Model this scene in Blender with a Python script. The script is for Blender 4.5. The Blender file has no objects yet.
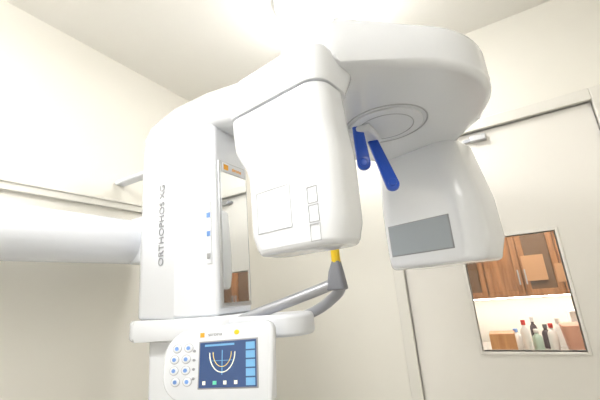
import bpy, bmesh, math
from mathutils import Matrix, Vector
H=1.35
sc=bpy.context.scene
sc.view_settings.view_transform='Standard'
sc.view_settings.look='None'
sc.view_settings.exposure=0.0

# ---------------- materials ----------------
def mat(name,col,rough=.5,metal=0,emit=0,ecol=None,noise=0,nscale=20,coat=0,bump=0):
    m=bpy.data.materials.new(name); m.use_nodes=True
    nt=m.node_tree; b=nt.nodes['Principled BSDF']
    b.inputs['Base Color'].default_value=(*col,1)
    b.inputs['Roughness'].default_value=rough
    b.inputs['Metallic'].default_value=metal
    if coat: b.inputs['Coat Weight'].default_value=coat
    if emit:
        b.inputs['Emission Color'].default_value=(*(ecol or col),1)
        b.inputs['Emission Strength'].default_value=emit
    if noise or bump:
        tc=nt.nodes.new('ShaderNodeTexCoord'); n=nt.nodes.new('ShaderNodeTexNoise')
        n.inputs['Scale'].default_value=nscale; n.inputs['Detail'].default_value=4
        nt.links.new(tc.outputs['Object'],n.inputs['Vector'])
        if noise:
            r=nt.nodes.new('ShaderNodeValToRGB')
            r.color_ramp.elements[0].color=(*[c*(1-noise) for c in col],1)
            r.color_ramp.elements[1].color=(*[min(1,c*(1+noise)) for c in col],1)
            nt.links.new(n.outputs['Fac'],r.inputs['Fac']); nt.links.new(r.outputs['Color'],b.inputs['Base Color'])
        if bump:
            bp=nt.nodes.new('ShaderNodeBump'); bp.inputs['Strength'].default_value=bump; bp.inputs['Distance'].default_value=.002
            nt.links.new(n.outputs['Fac'],bp.inputs['Height']); nt.links.new(bp.outputs['Normal'],b.inputs['Normal'])
    return m
def wood(name,c1,c2):
    m=mat(name,c1,.4); nt=m.node_tree; b=nt.nodes['Principled BSDF']
    tc=nt.nodes.new('ShaderNodeTexCoord'); mp=nt.nodes.new('ShaderNodeMapping'); mp.inputs['Scale'].default_value=(14,14,1.5)
    n=nt.nodes.new('ShaderNodeTexNoise'); n.inputs['Scale'].default_value=3; n.inputs['Detail'].default_value=6
    r=nt.nodes.new('ShaderNodeValToRGB'); r.color_ramp.elements[0].color=(*c1,1); r.color_ramp.elements[1].color=(*c2,1)
    r.color_ramp.elements[0].position=.35; r.color_ramp.elements[1].position=.65
    nt.links.new(tc.outputs['Object'],mp.inputs[0]); nt.links.new(mp.outputs[0],n.inputs['Vector'])
    nt.links.new(n.outputs['Fac'],r.inputs['Fac']); nt.links.new(r.outputs['Color'],b.inputs['Base Color'])
    return m
WALL=mat('wall_paint',(.80,.778,.712),.7,noise=.015,nscale=6,bump=.15)
CEIL=mat('ceiling_paint',(.83,.81,.762),.8,noise=.01)
FLOOR=mat('floor_vinyl',(.46,.45,.43),.4,noise=.05,nscale=40)
TRIM=mat('trim_paint',(.75,.73,.675),.4)
DOOR=mat('door_laminate',(.80,.775,.725),.4,noise=.01)
WHITE=mat('white_enamel',(.83,.855,.905),.18,coat=.5)
WHITE2=mat('white_plastic',(.77,.795,.845),.35)
SEAM=mat('seam_grey',(.33,.34,.37),.5)
SEAML=mat('seam_light',(.46,.47,.51),.5)
SEAMF=mat('seam_faint',(.62,.64,.69),.5)
DARK=mat('dark_gap',(.12,.12,.13),.5)
GREY=mat('handle_grey',(.42,.43,.47),.35,metal=.4)
DGREY=mat('clip_grey',(.24,.25,.29),.4)
YEL=mat('bite_yellow',(.9,.62,.02),.4)
BLUE=mat('pad_blue',(.012,.09,.60),.3,coat=.4)
LBLUE=mat('button_blue',(.18,.35,.75),.4)
MIR=mat('mirror_glass',(.80,.82,.83),.03,metal=1)
SILVER=mat('silver_frame',(.55,.56,.58),.3,metal=.8)
WIN=mat('collimator_window',(.36,.40,.44),.35)
ORANGE=mat('logo_orange',(.9,.42,.03),.5)
SCR=mat('lcd_screen',(.02,.04,.10),.15,emit=.5,ecol=(.09,.15,.33))
SCR2=mat('lcd_side',(.12,.3,.5),.2,emit=.4,ecol=(.25,.5,.75))
SCRW=mat('lcd_white',(.8,.8,.7),.3,emit=.5,ecol=(.9,.9,.7))
SCRG=mat('lcd_green',(.1,.5,.35),.3,emit=.4,ecol=(.2,.7,.5))
SCRY=mat('lcd_yellow',(.8,.6,.1),.3,emit=.5,ecol=(.9,.7,.2))
LAMP=mat('lamp_diffuser',(1,1,1),.5,emit=29,ecol=(1,.985,.955))
WALL_FILL=mat('wall_fill_emitter',(1,1,1),.5,emit=30,ecol=(1,.985,.955))  # glow of the added panel beside the left wall
FRONT_FILL=mat('lamp_diffuser_c',(1,1,1),.5,emit=8,ecol=(1,.985,.955))  # glow of the added front fill panel
WOOD=wood('cabinet_wood',(.28,.115,.04),(.46,.22,.09))
WOODL=wood('light_wood',(.50,.22,.07),(.65,.34,.13))

# ---------------- mesh helpers ----------------
def finish(name,bm,m,parent=None,smooth=True,M=None,angle=35):
    me=bpy.data.meshes.new(name)
    bmesh.ops.recalc_face_normals(bm,faces=bm.faces)
    if M is not None: bm.transform(M)
    bm.to_mesh(me); bm.free()
    ms=m if isinstance(m,(list,tuple)) else [m]
    for x in ms: me.materials.append(x)
    o=bpy.data.objects.new(name,me); sc.collection.objects.link(o)
    if smooth:
        for p in me.polygons: p.use_smooth=True
        try: me.set_sharp_from_angle(angle=math.radians(angle))
        except Exception: pass
    if parent: o.parent=parent
    return o
def empty(name):
    o=bpy.data.objects.new(name,None); sc.collection.objects.link(o); o.empty_display_size=.1; return o
def addbox(bm,x0,x1,y0,y1,z0,z1,mi=0):
    r=bmesh.ops.create_cube(bm,size=1)
    for v in r['verts']:
        v.co=Vector(((x0+x1)/2+v.co.x*(x1-x0),(y0+y1)/2+v.co.y*(y1-y0),(z0+z1)/2+v.co.z*(z1-z0)))
    fs=set(f for v in r['verts'] for f in v.link_faces)
    for f in fs: f.material_index=mi
    return r['verts']
def boxes(name,bl,m,parent=None,bevel=0,M=None):
    bm=bmesh.new()
    for b in bl: addbox(bm,*b)
    o=finish(name,bm,m,parent,smooth=bevel>0,M=M)
    if bevel:
        md=o.modifiers.new('bevel','BEVEL'); md.width=bevel; md.segments=3; md.limit_method='ANGLE'
    return o
def rrect(x0,x1,y0,y1,r,n=8):
    r=min(r,(x1-x0)/2-1e-4,(y1-y0)/2-1e-4); pts=[]
    for cx,cy,a0 in ((x1-r,y1-r,0),(x0+r,y1-r,90),(x0+r,y0+r,180),(x1-r,y0+r,270)):
        for i in range(n+1):
            a=math.radians(a0+90*i/n); pts.append((cx+r*math.cos(a),cy+r*math.sin(a)))
    return pts
def loft(name,secs,m,parent=None,M=None,f0=.01,f1=.01,n=8,k=5,angle=40):
    """secs: (z,x0,x1,y0,y1,r) ; fillets f0 (start) f1 (end)"""
    S=[]
    z,x0,x1,y0,y1,r=secs[0]
    if f0>0:
        for i in range(k):
            a=math.pi/2*i/k; ins=f0*(1-math.sin(a)); dz=f0*(1-math.cos(a))
            S.append((z+dz,x0+ins,x1-ins,y0+ins,y1-ins,max(r-ins,.002)))
        S.append((z+f0,x0,x1,y0,y1,r))
    else: S.append(secs[0])
    S+=list(secs[1:-1])
    z,x0,x1,y0,y1,r=secs[-1]
    if f1>0:
        S.append((z-f1,x0,x1,y0,y1,r))
        for i in range(k-1,-1,-1):
            a=math.pi/2*i/k; ins=f1*(1-math.sin(a)); dz=f1*(1-math.cos(a))
            S.append((z-dz,x0+ins,x1-ins,y0+ins,y1-ins,max(r-ins,.002)))
    else: S.append(secs[-1])
    bm=bmesh.new(); rings=[]
    for z,x0,x1,y0,y1,r in S:
        rings.append([bm.verts.new((x,y,z)) for x,y in rrect(x0,x1,y0,y1,r,n)])
    for a,b in zip(rings,rings[1:]):
        N=len(a)
        for i in range(N):
            bm.faces.new((a[i],a[(i+1)%N],b[(i+1)%N],b[i]))
    bm.faces.new(rings[0][::-1]); bm.faces.new(rings[-1])
    return finish(name,bm,m,parent,M=M,angle=angle)
def smoothsecs(secs,n=6):
    """cosine-interpolate between sections"""
    out=[secs[0]]
    for a,b in zip(secs,secs[1:]):
        for i in range(1,n+1):
            t=i/n; s=(1-math.cos(math.pi*t))/2
            out.append(tuple([a[0]+(b[0]-a[0])*t]+[a[j]+(b[j]-a[j])*s for j in range(1,6)]))
    return out
def hull(pts):
    pts=sorted(set((round(p[0],5),round(p[1],5)) for p in pts))
    def half(ps):
        h=[]
        for p in ps:
            while len(h)>1 and (h[-1][0]-h[-2][0])*(p[1]-h[-2][1])-(h[-1][1]-h[-2][1])*(p[0]-h[-2][0])<=0: h.pop()
            h.append(p)
        return h
    a=half(pts); b=half(pts[::-1]); return a[:-1]+b[:-1]
def slab(name,outline,z0,z1,m,parent=None,bev=.01,M=None,seg=5):
    bm=bmesh.new(); vs=[bm.verts.new((x,y,z0)) for x,y in outline]
    f=bm.faces.new(vs); r=bmesh.ops.extrude_face_region(bm,geom=[f])
    for v in r['geom']:
        if isinstance(v,bmesh.types.BMVert): v.co.z=z1
    if bev>0:
        es=[e for e in bm.edges if abs(e.verts[0].co.z-e.verts[1].co.z)<1e-6]
        bmesh.ops.bevel(bm,geom=es,offset=bev,segments=seg,profile=.5,affect='EDGES',clamp_overlap=True)
    return finish(name,bm,m,parent,M=M,angle=40)
def circ(cx,cy,r,n=64): return [(cx+r*math.cos(2*math.pi*i/n),cy+r*math.sin(2*math.pi*i/n)) for i in range(n)]
def chull(cs,n=72):
    p=[]
    for c in cs: p+=circ(*c,n)
    return hull(p)
def tube(name,pts,r,m,parent=None,cyc=False,M=None,res=8,spline='BEZIER'):
    cu=bpy.data.curves.new(name,'CURVE'); cu.dimensions='3D'; cu.bevel_depth=r; cu.bevel_resolution=res; cu.use_fill_caps=True
    cu.resolution_u=16
    if spline=='BEZIER':
        s=cu.splines.new('BEZIER'); s.bezier_points.add(len(pts)-1)
        for bp,p in zip(s.bezier_points,pts):
            bp.co=p; bp.handle_left_type=bp.handle_right_type='AUTO'
    else:
        s=cu.splines.new('POLY'); s.points.add(len(pts)-1)
        for bp,p in zip(s.points,pts): bp.co=(*p,1)
    s.use_cyclic_u=cyc
    o=bpy.data.objects.new(name+'_c',cu); sc.collection.objects.link(o)
    dg=bpy.context.evaluated_depsgraph_get(); me=bpy.data.meshes.new_from_object(o.evaluated_get(dg))
    bpy.data.objects.remove(o); me.name=name
    if M is not None: me.transform(M)
    me.materials.clear(); me.materials.append(m)
    for p in me.polygons: p.use_smooth=True
    o=bpy.data.objects.new(name,me); sc.collection.objects.link(o)
    if parent: o.parent=parent
    return o
def text(name,s,size,M,m,parent,ext=.0006,align='CENTER',off=0):
    cu=bpy.data.curves.new(name,'FONT'); cu.body=s; cu.size=size; cu.extrude=ext; cu.align_x=align; cu.align_y='CENTER'; cu.offset=off
    o=bpy.data.objects.new(name+'_c',cu); sc.collection.objects.link(o)
    dg=bpy.context.evaluated_depsgraph_get(); me=bpy.data.meshes.new_from_object(o.evaluated_get(dg))
    bpy.data.objects.remove(o); me.transform(M); me.materials.clear(); me.materials.append(m)
    o=bpy.data.objects.new(name,me); sc.collection.objects.link(o); o.parent=parent; return o
def frameM(org,xa,ya):
    xa=Vector(xa).normalized(); ya=Vector(ya); ya=(ya-xa*ya.dot(xa)).normalized(); za=xa.cross(ya)
    M=Matrix.Identity(4)
    for i in range(3): M[i][0]=xa[i]; M[i][1]=ya[i]; M[i][2]=za[i]; M[i][3]=org[i]
    return M
def cyl(name,cx,cy,z0,z1,r,m,parent=None,bev=.004,M=None,n=64,seg=3):
    return slab(name,circ(cx,cy,r,n),z0,z1,m,parent,bev,M,seg)

# ---------------- room ----------------
XL,YB,ZC=-1.42,1.69,2.5
XR,YF=1.25,-1.5
dx0,dx1,dz=-.42,.42,1.996
boxes('wall_left',[(XL-.1,XL,YF-.1,YB+.12,0,ZC)],WALL)
boxes('wall_back',[(XL,dx0,YB,YB+.12,0,ZC),(dx1,XR,YB,YB+.12,0,ZC),(dx0,dx1,YB,YB+.12,dz,ZC)],WALL)
boxes('wall_right',[(XR,XR+.1,YF-.1,YB+.12,0,ZC)],WALL)
boxes('wall_front',[(XL,XR,YF-.1,YF,0,ZC)],WALL)
boxes('floor',[(XL-.1,XR+1.2,YF-.1,3.4,-.05,0)],FLOOR)
boxes('ceiling',[(XL-.1,XR+.1,YF-.1,YB+.12,ZC,ZC+.05)],CEIL)
boxes('trim_1',[(XL,XL+.018,YF,YB,1.770,1.800),(XL,XL+.026,YF,YB,1.796,1.806)],TRIM,bevel=.003)
boxes('baseboard_left',[(XL,XL+.012,YF,YB,0,.08)],TRIM)
boxes('baseboard_back',[(XL+.012,dx0-.06,YB-.012,YB,0,.08),(dx1+.06,XR,YB-.012,YB,0,.08)],TRIM)
c=.05
boxes('trim_2',[(dx0-c,dx0,YB-.018,YB+.12,0,dz+c),(dx1,dx1+c,YB-.018,YB+.12,0,dz+c),(dx0,dx1,YB-.018,YB+.12,dz,dz+c)],TRIM,bevel=.004)
wx0,wx1,wz0,wz1=-.155,.190,H-.293,H+.159
dy0,dy1=YB+.012,YB+.05
d=empty('door_1')
boxes('leaf',[(dx0,wx0,dy0,dy1,.01,dz),(wx1,dx1,dy0,dy1,.01,dz),(wx0,wx1,dy0,dy1,.01,wz0),(wx0,wx1,dy0,dy1,wz1,dz)],DOOR,d)
f=.012
boxes('window_bead',[(wx0-f,wx0,dy0-.005,dy1+.008,wz0-f,wz1+f),(wx1,wx1+f,dy0-.005,dy1+.008,wz0-f,wz1+f),(wx0,wx1,dy0-.005,dy1+.008,wz0-f,wz0),(wx0,wx1,dy0-.005,dy1+.008,wz1,wz1+f)],DOOR,d,bevel=.002)
boxes('closer_body',[(-.03,.035,dy0-.03,dy0,dz-.05,dz-.022)],SILVER,d,bevel=.004)
boxes('closer_arm',[(-.06,-.025,dy0-.02,dy0-.008,dz-.045,dz-.03)],GREY,d,bevel=.003)
boxes('handle_plate',[(.34,.37,dy0-.008,dy0,.95,1.12)],SILVER,d,bevel=.002)
tube('handle_lever',[(.355,dy0-.005,1.04),(.355,dy0-.045,1.04),(.30,dy0-.05,1.04),(.24,dy0-.05,1.04)],.009,SILVER,d)
g=bpy.data.materials.new('pane_glass'); g.use_nodes=True; nt=g.node_tree; nt.nodes.clear()
o_=nt.nodes.new('ShaderNodeOutputMaterial'); mx=nt.nodes.new('ShaderNodeMixShader'); t_=nt.nodes.new('ShaderNodeBsdfTransparent'); gl=nt.nodes.new('ShaderNodeBsdfGlossy'); gl.inputs['Roughness'].default_value=.02
mx.inputs[0].default_value=.04; nt.links.new(t_.outputs[0],mx.inputs[1]); nt.links.new(gl.outputs[0],mx.inputs[2]); nt.links.new(mx.outputs[0],o_.inputs[0])
boxes('pane',[(wx0,wx1,dy0+.017,dy0+.021,wz0,wz1)],g,d)

# ---------------- room beyond ----------------
Y2=3.25
boxes('wall_far',[(-1.5,2.2,Y2,Y2+.1,0,ZC)],WALL)
boxes('wall_far_left',[(-1.6,-1.5,YB+.12,Y2+.1,0,ZC)],WALL)
boxes('wall_far_right',[(2.2,2.3,YB+.12,Y2+.1,0,ZC)],WALL)
boxes('ceiling_far',[(-1.6,2.3,YB+.12,Y2+.1,ZC,ZC+.05)],CEIL)
cab=empty('wall_cupboard')
cy=2.9; zb=H-.148
boxes('carcass',[(-.6,1.2,cy,Y2-.005,zb,zb+.75)],WOOD,cab)
PANE=mat('cupboard_glass',(.17,.095,.05),.12)
PAPER=mat('pinned_paper',(.55,.30,.15),.6)
for i in range(8):
    x=-.6+.225*i
    b=[(x+.003,x+.04,cy-.02,cy,zb+.004,zb+.746),(x+.185,x+.222,cy-.02,cy,zb+.004,zb+.746),(x+.04,x+.185,cy-.02,cy,zb+.004,zb+.045),(x+.04,x+.185,cy-.02,cy,zb+.705,zb+.746)]
    boxes('cupboard_door_%d'%i,b,WOOD,cab,bevel=.003)
    boxes('door_panel_%d'%i,[(x+.04,x+.185,cy-.006,cy,zb+.045,zb+.705)],(PANE if i!=2 else WOOD),cab)
    boxes('pull_%d'%i,[(x+(.20 if i%2==0 else .016),x+(.208 if i%2==0 else .024),cy-.04,cy-.02,zb+.08,zb+.18)],SILVER,cab)
boxes('paper_note',[(.09,.22,cy-.024,cy-.021,zb+.10,zb+.27)],PAPER,cab)
boxes('paper_note_small',[(.27,.35,cy-.024,cy-.021,zb+.08,zb+.20)],PAPER,cab)
boxes('under_cupboard_lamp',[(-.4,1.0,cy+.14,cy+.2,zb-.014,zb-.001)],mat('lamp_uc',(1,1,1),.5,emit=14,ecol=(1,.96,.87)),cab)
ct=empty('counter')
boxes('worktop',[(-.7,1.5,2.62,Y2-.01,.83,.865)],mat('worktop',(.55,.53,.50),.3),ct,bevel=.004)
boxes('base_units',[(-.68,1.48,2.66,Y2-.012,0,.83)],WOOD,ct)
def bottle(name,x,y,r,h,m,cap):
    e=empty(name); z=.865
    prof=[(r*.92,0),(r,.006),(r,h*.62),(r*.85,h*.7),(r*.4,h*.78),(r*.4,h*.84)]
    bm=bmesh.new(); R=[]
    for rr,zz in prof: R.append([bm.verts.new((x+rr*math.cos(2*math.pi*i/20),y+rr*math.sin(2*math.pi*i/20),z+zz)) for i in range(20)])
    for a,b in zip(R,R[1:]):
        for i in range(20): bm.faces.new((a[i],a[(i+1)%20],b[(i+1)%20],b[i]))
    bm.faces.new(R[0][::-1]); bm.faces.new(R[-1]); finish('body',bm,m,e)
    cyl('cap',x,y,z+h*.84,z+h,r*.5,cap,e,.002,n=20)
BW=mat('bottle_white',(.8,.8,.78),.4); BR=mat('cap_red',(.7,.05,.04),.4); BG=mat('bottle_green',(.45,.6,.5),.4); BA=mat('bottle_dark',(.06,.04,.05),.3); BT=mat('basket_pink',(.60,.30,.20),.6)
bottle('spray_bottle',.015,2.86,.026,.19,BW,BR)
bottle('spray_bottle.001',.075,2.80,.028,.14,BG,BW)
bottle('spray_bottle.002',.160,2.82,.026,.17,BW,BR)
bottle('medicine_bottle',.135,2.95,.026,.15,BA,DARK)
bottle('medicine_bottle.001',-.04,2.92,.028,.13,BW,LBLUE)
bottle('medicine_bottle.002',.070,2.95,.022,.20,BA,BW)
bottle('medicine_bottle.003',.215,3.02,.028,.18,BW,BW)
loft('storage_basket',[(.865,.228,.36,2.72,2.88,.02),(1.03,.210,.375,2.700,2.900,.025)],BT,None,f0=.008,f1=.004)
boxes('paper_towel_box',[(.29,.41,2.97,3.10,.865,1.09)],BW,bevel=.008)
boxes('wooden_box',[(-.19,-.045,2.68,2.83,.865,.995)],WOODL,bevel=.004)
boxes('document_tray',[(.02,.20,2.66,2.74,.865,.885)],mat('tray',(.25,.22,.2),.5),bevel=.003)
boxes('ceiling_light.002',[(-.2,.8,2.1,2.3,ZC-.05,ZC-.001)],mat('lamp_far',(1,1,1),.5,emit=32,ecol=(1,.94,.84)))

# ---------------- ceiling lamps ----------------
L=empty('ceiling_light')
cyl('base',-.42,1.08,ZC-.03,ZC-.0005,.20,WHITE2,L,.004)
cyl('diffuser',-.42,1.08,ZC-.075,ZC-.03,.185,LAMP,L,.025,seg=6)
L=empty('added_wall_fill')  # unseen panel, placed out of view to brighten the upper left wall
boxes('fill_housing',[(-1.15,-.35,-.42,-.12,ZC-.02,ZC-.0005)],WHITE2,L,bevel=.006)
boxes('panel',[(-1.12,-.38,-.39,-.15,ZC-.085,ZC-.02)],WALL_FILL,L)
L=empty('added_front_fill')  # added fill behind the camera, lifts machine faces that would render grey
boxes('fill_housing',[(-.25,1.05,-1.15,-.75,ZC-.02,ZC-.0005)],WHITE2,L,bevel=.006)
boxes('panel',[(-.22,1.02,-1.12,-.78,ZC-.085,ZC-.02)],FRONT_FILL,L)
S=empty('smoke_detector')
cyl('base',-.64,1.27,ZC-.012,ZC-.0005,.05,WHITE2,S,.003)
cyl('dome',-.64,1.27,ZC-.035,ZC-.012,.036,WHITE2,S,.012)

# ---------------- panoramic x-ray machine ----------------
X=empty('panoramic_dental_xray_machine')
def Z(z): return H+z
slab('column_housing',chull([(-1.092,.8875,.09),(-.93,.872,.083),(-.93,.903,.083),(-.777,.818,.015),(-.777,.957,.015)]),Z(-.045),Z(.606),WHITE,X,.012)
boxes('mirror_surround',[(-.766,-.757,.818,.962,Z(-.025),Z(.455))],SILVER,X,bevel=.003)
boxes('mirror',[(-.758,-.7555,.826,.954,Z(-.01),Z(.412))],MIR,X)
boxes('logo_plate',[(-.758,-.755,.835,.945,Z(.418),Z(.448))],WHITE2,X)
boxes('logo_mark',[(-.7555,-.7545,.84,.862,Z(.424),Z(.443))],ORANGE,X)
text('logo_text','sirona',.02,frameM((-.7545,.905,Z(.433)),(0,1,0),(0,0,1)),ORANGE,X)
boxes('switch_strip',[(-.798,-.778,.7985,.812,Z(.11),Z(.31))],WHITE2,X,bevel=.002)
for i,z in enumerate((.265,.205,.135)):
    boxes('switch_%d'%i,[(-.795,-.781,.796,.805,Z(z-.008),Z(z+.008))],(LBLUE if i<2 else SILVER),X,bevel=.001)
text('lettering','ORTHOPHOS XG',.037,frameM((-1.0,.7898,Z(.27)),(0,0,1),(-1,.053,0)),SEAM,X,ext=.0006)
loft('lower_post',[(.03,-1.12,-.86,.825,.96,.04),(Z(-.1),-1.12,-.86,.825,.96,.04)],WHITE,X,f0=0,f1=0)
slab('floor_base',chull([(-1.1,.9,.14),(-.62,.78,.07),(-.62,1.02,.07)]),0,.035,WHITE2,X,.01)
slab('carriage',chull([(-1.12,.875,.090),(-1.12,.90,.085),(-.80,.87,.090),(-.80,.91,.085)]),Z(-.115),Z(-.045),WHITE,X,.014)
slab('chin_carrier',chull([(-.85,.89,.085),(-.575,.90,.072)]),Z(-.112),Z(-.052),WHITE2,X,.012)
loft('wall_bracket',[(XL,Z(.53)-1,Z(.55)-1,.87,.92,.008),(-1.13,Z(.53)-1,Z(.55)-1,.87,.92,.008)],WHITE2,X,
     M=Matrix(((0,0,1,0),(0,1,0,0),(1,0,0,1),(0,0,0,1))),f0=.002,f1=.002)
tube('cephalometric_arm',[(-1.265,.98,Z(.252)),(-1.267,.6,Z(.25)),(-1.27,.0,Z(.248)),(-1.275,-.6,Z(.246))],.087,WHITE,X,res=12)
loft('cephalometric_joint',[(Z(.16),-1.26,-1.10,.84,.95,.02),(Z(.34),-1.26,-1.10,.84,.95,.02)],WHITE2,X,f0=.01,f1=.01)
loft('cephalometric_head',[(Z(-.1),-1.36,-1.14,-.78,-.55,.05),(Z(.4),-1.36,-1.14,-.78,-.55,.05)],WHITE,X,f0=.03,f1=.03)
MA=Matrix(((0,0,1,0),(0,1,0,0),(1,0,0,0),(0,0,0,1)))
loft('overhead_arm',[(-1.14,Z(.60),Z(.655),.80,.985,.04),(-1.08,Z(.585),Z(.695),.795,.99,.045),(-.95,Z(.58),Z(.722),.79,.995,.045),(-.78,Z(.575),Z(.718),.785,1.0,.045),(-.6,Z(.54),Z(.69),.78,1.02,.04),(-.35,Z(.525),Z(.655),.77,1.03,.04),(-.12,Z(.522),Z(.62),.80,1.0,.04)],WHITE,X,M=MA,f0=.03,f1=.04)
AX,AY=-.213,.90
cA=chull([(AX,AY,.268),(-.265,.64,.10),(-.19,1.10,.155)])
slab('rotating_crossbar',cA,Z(.431),Z(.535),WHITE,X,.018,seg=6)
cyl('pivot_collar',AX,AY,Z(.425),Z(.432),.100,WHITE2,X,.003)
tube('pivot_ring',[(AX+.112*math.cos(a*math.pi/16),AY+.112*math.sin(a*math.pi/16),Z(.431)) for a in range(32)],.0022,SEAML,X,cyc=True)
tube('pivot_ring_inner',[(AX+.075*math.cos(a*math.pi/16),AY+.075*math.sin(a*math.pi/16),Z(.425)) for a in range(32)],.0015,SEAML,X,cyc=True)
cyl('rim_screw',0,0,-.002,.003,.007,DGREY,X,.001,M=frameM((.0545,.93,Z(.485)),(0,1,0),(0,0,1)),n=20)
# detector unit (near)
T=(.99,-.14,0); D=(.14,.99,0)
M1=frameM((-.334,.512,0),T,D)
R=.036
loft('detector_housing',smoothsecs([(Z(.072),-.078,.118,.004,.10,R),(Z(.12),-.088,.125,0,.105,R),(Z(.225),-.090,.126,0,.105,R),(Z(.315),-.130,.118,0,.105,R),(Z(.368),-.134,.115,0,.105,R)],5),WHITE,X,M=M1,f0=.012,f1=0)
loft('detector_seam',[(Z(.367),-.130,.111,.004,.101,R),(Z(.374),-.130,.111,.004,.101,R)],SEAML,X,M=M1,f0=0,f1=0)
loft('detector_cap',[(Z(.373),-.137,.117,-.003,.12,.04),(Z(.43),-.137,.117,-.003,.16,.045),(Z(.472),-.133,.115,0,.16,.045)],WHITE,X,M=M1,f0=.002,f1=.028)
MF1=frameM((-.334-.14*.0006,.512-.99*.0006,0),T,(0,0,1))
for i,z in enumerate((.158,.126,.094)):
    q=[(.068,z-.014),(.088,z-.014),(.088,z+.014),(.068,z+.014)]
    tube('label_frame_%d'%i,[(a,Z(b),0) for a,b in q],.0008,SEAML,X,cyc=True,M=MF1,res=2,spline='POLY')
q=[(-.052,.112),(.030,.112),(.030,.190),(-.052,.190)]
tube('panel_seam',[(a,Z(b),0) for a,b in q],.0007,SEAMF,X,cyc=True,M=MF1,res=2,spline='POLY')
# tube head (far)
T2=(.955,-.30,0); D2=(.30,.955,0)
M2=frameM((-.195,1.143,0),T2,D2)
loft('tube_head_housing',[(Z(.048),-.175,.145,0,.23,.06),(Z(.12),-.18,.160,0,.24,.065),(Z(.25),-.18,.155,.0,.24,.065),(Z(.44),-.17,.12,.01,.23,.06)],WHITE,X,M=M2,f0=.02,f1=.004)
boxes('collimator_window_frame',[(-.137,.078,-.0015,.004,Z(.091),Z(.195))],SEAM,X,M=M2,bevel=.001)
boxes('collimator_window',[(-.134,.075,-.003,.004,Z(.094),Z(.192))],WIN,X,M=M2,bevel=.001)
# temple supports
boxes('temple_support_mount',[(-.31,-.24,.84,.95,Z(.405),Z(.428))],WHITE2,X,bevel=.008)
def pad(name,p0,p1,w,t):
    p0=Vector(p0); p1=Vector(p1); ax=(p1-p0); Ln=ax.length
    M=frameM(p0,Vector((.9,.3,0))-ax*(Vector((.9,.3,0)).dot(ax)/ax.dot(ax)),ax)
    out=hull(circ(0,w*.8,w*.8,24)+circ(0,Ln-w,w,24))
    slab(name,out,-t/2,t/2,BLUE,X,t*.3,M)
    cyl(name+'_knob',0,0,-t*.9,t*.9,w*.62,BLUE,X,.002,M=M@Matrix.Translation((0,Ln-w,0)),n=24)
pad('temple_support_left',(-.278,.85,Z(.445)),(-.272,.85,Z(.300)),.018,.018)
pad('temple_support_right',(-.268,.93,Z(.425)),(-.212,.89,Z(.240)),.018,.018)
# bite block + handles
bx,by=-.407,.90
loft('bite_clip',[(Z(.0),bx-.03,bx+.022,by-.02,by+.02,.008),(Z(.05),bx-.022,bx+.016,by-.016,by+.016,.008),(Z(.078),bx-.012,bx+.012,by-.012,by+.012,.006)],DGREY,X,f0=.005,f1=.003)
cyl('bite_peg',bx,by,Z(.072),Z(.13),.0125,YEL,X,.003,n=24)
tube('hand_grip_left',[(-.73,.845,Z(-.072)),(-.69,.845,Z(-.058)),(-.58,.862,Z(-.028)),(-.48,.885,Z(.0)),(-.42,.90,Z(.018))],.0155,GREY,X)
tube('hand_grip_right',[(-.61,.96,Z(-.08)),(-.54,.975,Z(-.06)),(-.46,.955,Z(-.025)),(-.41,.92,Z(.01)),(-.405,.90,Z(.03))],.0155,GREY,X)
# control panel
MP=frameM((-.705,.735,Z(-.160)),(.985,.17,.03),(-.03,.12,.99))@Matrix.Diagonal((1.13,.86,1,1))
out=[]
def arc(cx,cy,rx,ry,a0,a1,n=10):
    for i in range(n+1):
        a=math.radians(a0+(a1-a0)*i/n); out.append((cx+rx*math.cos(a),cy+ry*math.sin(a)))
arc(.117,.085,.030,.030,0,90); arc(-.070,.025,.085,.080,95,180); arc(-.085,-.03,.070,.075,180,262); arc(.110,-.095,.030,.030,280,360)
out_h=hull(out)
slab('control_panel_body',out_h,-.028,0,WHITE,X,.009,MP)
outi=[(x*.93,y*.92) for x,y in out_h]
slab('control_panel_face',outi,-.002,.0012,WHITE2,X,.0006,MP,2)
boxes('lcd_bezel',[(-.048,.110,-.068,.066,.0,.0025)],SEAM,X,M=MP,bevel=.001)
boxes('lcd',[(-.044,.106,-.064,.062,.002,.0035)],SCR,X,M=MP)
boxes('lcd_sidebar',[(.080,.103,-.060+i*.024,-.040+i*.024,.0034,.0040) for i in range(5)],SCR2,X,M=MP)
boxes('lcd_topbar',[(-.030,.050,.050,.056,.0034,.0040)],SCR2,X,M=MP)
arcp=[(.018-.034*math.cos(math.pi*i/16),(.032-.055*math.sin(math.pi*i/16)),.0042) for i in range(17)]
tube('lcd_jaw_outline',arcp,.0014,SCRW,X,M=MP,res=2)
tube('lcd_jaw_inner',[(.018+(x-.018)*.72,.035+(y-.035)*.74,.0042) for x,y,z in arcp],.0008,SCRY,X,M=MP,res=2)
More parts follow.
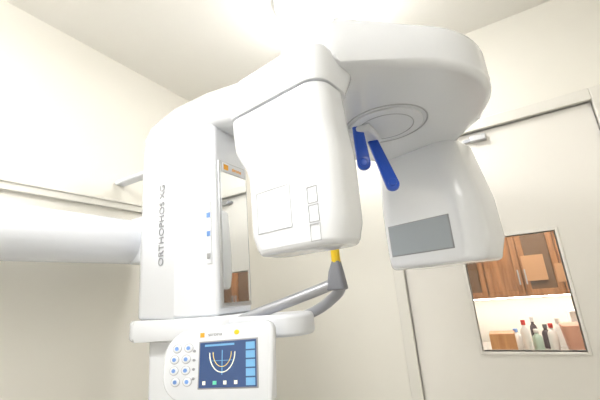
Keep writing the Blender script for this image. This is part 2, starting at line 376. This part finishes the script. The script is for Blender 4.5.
boxes('lcd_icons',[(-.034+i*.028,-.026+i*.028,-.056,-.046,.0034,.0042) for i in range(4)],SCRW,X,M=MP)
boxes('lcd_icon_b',[(-.006,.004,-.056,-.046,.0036,.0044)],SCRG,X,M=MP)
boxes('lcd_marks',[(.017,.019,-.03,.038,.0034,.0042),(-.012,.048,.008,.0095,.0034,.0042)],SCR2,X,M=MP)
for j in range(4):
    for i in range(2):
        x=-.118+i*.034+(.006 if j in(0,3) else 0); y=.050-j*.032
        cyl('key_%d_%d'%(i,j),x,y,0,.004,.0115,WHITE,X,.0015,MP,n=24)
        cyl('key_rim_%d_%d'%(i,j),x,y,0,.0020,.0135,SEAML,X,.0004,MP,n=24,seg=1)
        cyl('key_icon_%d_%d'%(i,j),x,y,.0038,.0046,.0060,LBLUE,X,.0004,MP,n=16,seg=1)
for i in range(4):
    cyl('key_small_%d'%i,-.061,.04-i*.026,0,.0035,.004,SEAM,X,.001,MP,n=16)
boxes('panel_logo',[(-.046,-.034,.078,.092,.0008,.0022)],ORANGE,X,M=MP)
text('panel_logo_text','sirona',.016,MP@Matrix.Translation((-.004,.085,.0016)),SEAM,X)
cyl('panel_warning',.055,.086,.0008,.0022,.007,YEL,X,.0004,MP,n=24,seg=1)
tube('control_panel_bracket',[(-.74,.78,Z(-.19)),(-.78,.84,Z(-.17)),(-.82,.88,Z(-.11))],.02,WHITE2,X)

# ---------------- camera ----------------
r=Vector((.857,.509,-.0815)); fw=Vector((-.473,.843,.258)).normalized()
r=(r-fw*r.dot(fw)).normalized(); up=r.cross(fw)
cam=bpy.data.cameras.new('camera'); co=bpy.data.objects.new('camera',cam); sc.collection.objects.link(co)
cam.sensor_width=36; cam.lens=348/600*36; cam.clip_start=.02
M=Matrix.Identity(4)
for i in range(3): M[i][0]=r[i]; M[i][1]=up[i]; M[i][2]=-fw[i]
M[2][3]=H
co.matrix_world=M
sc.camera=co
w=bpy.data.worlds.new('world'); sc.world=w; w.use_nodes=True
w.node_tree.nodes['Background'].inputs[0].default_value=(.9,.93,1,1); w.node_tree.nodes['Background'].inputs[1].default_value=.5
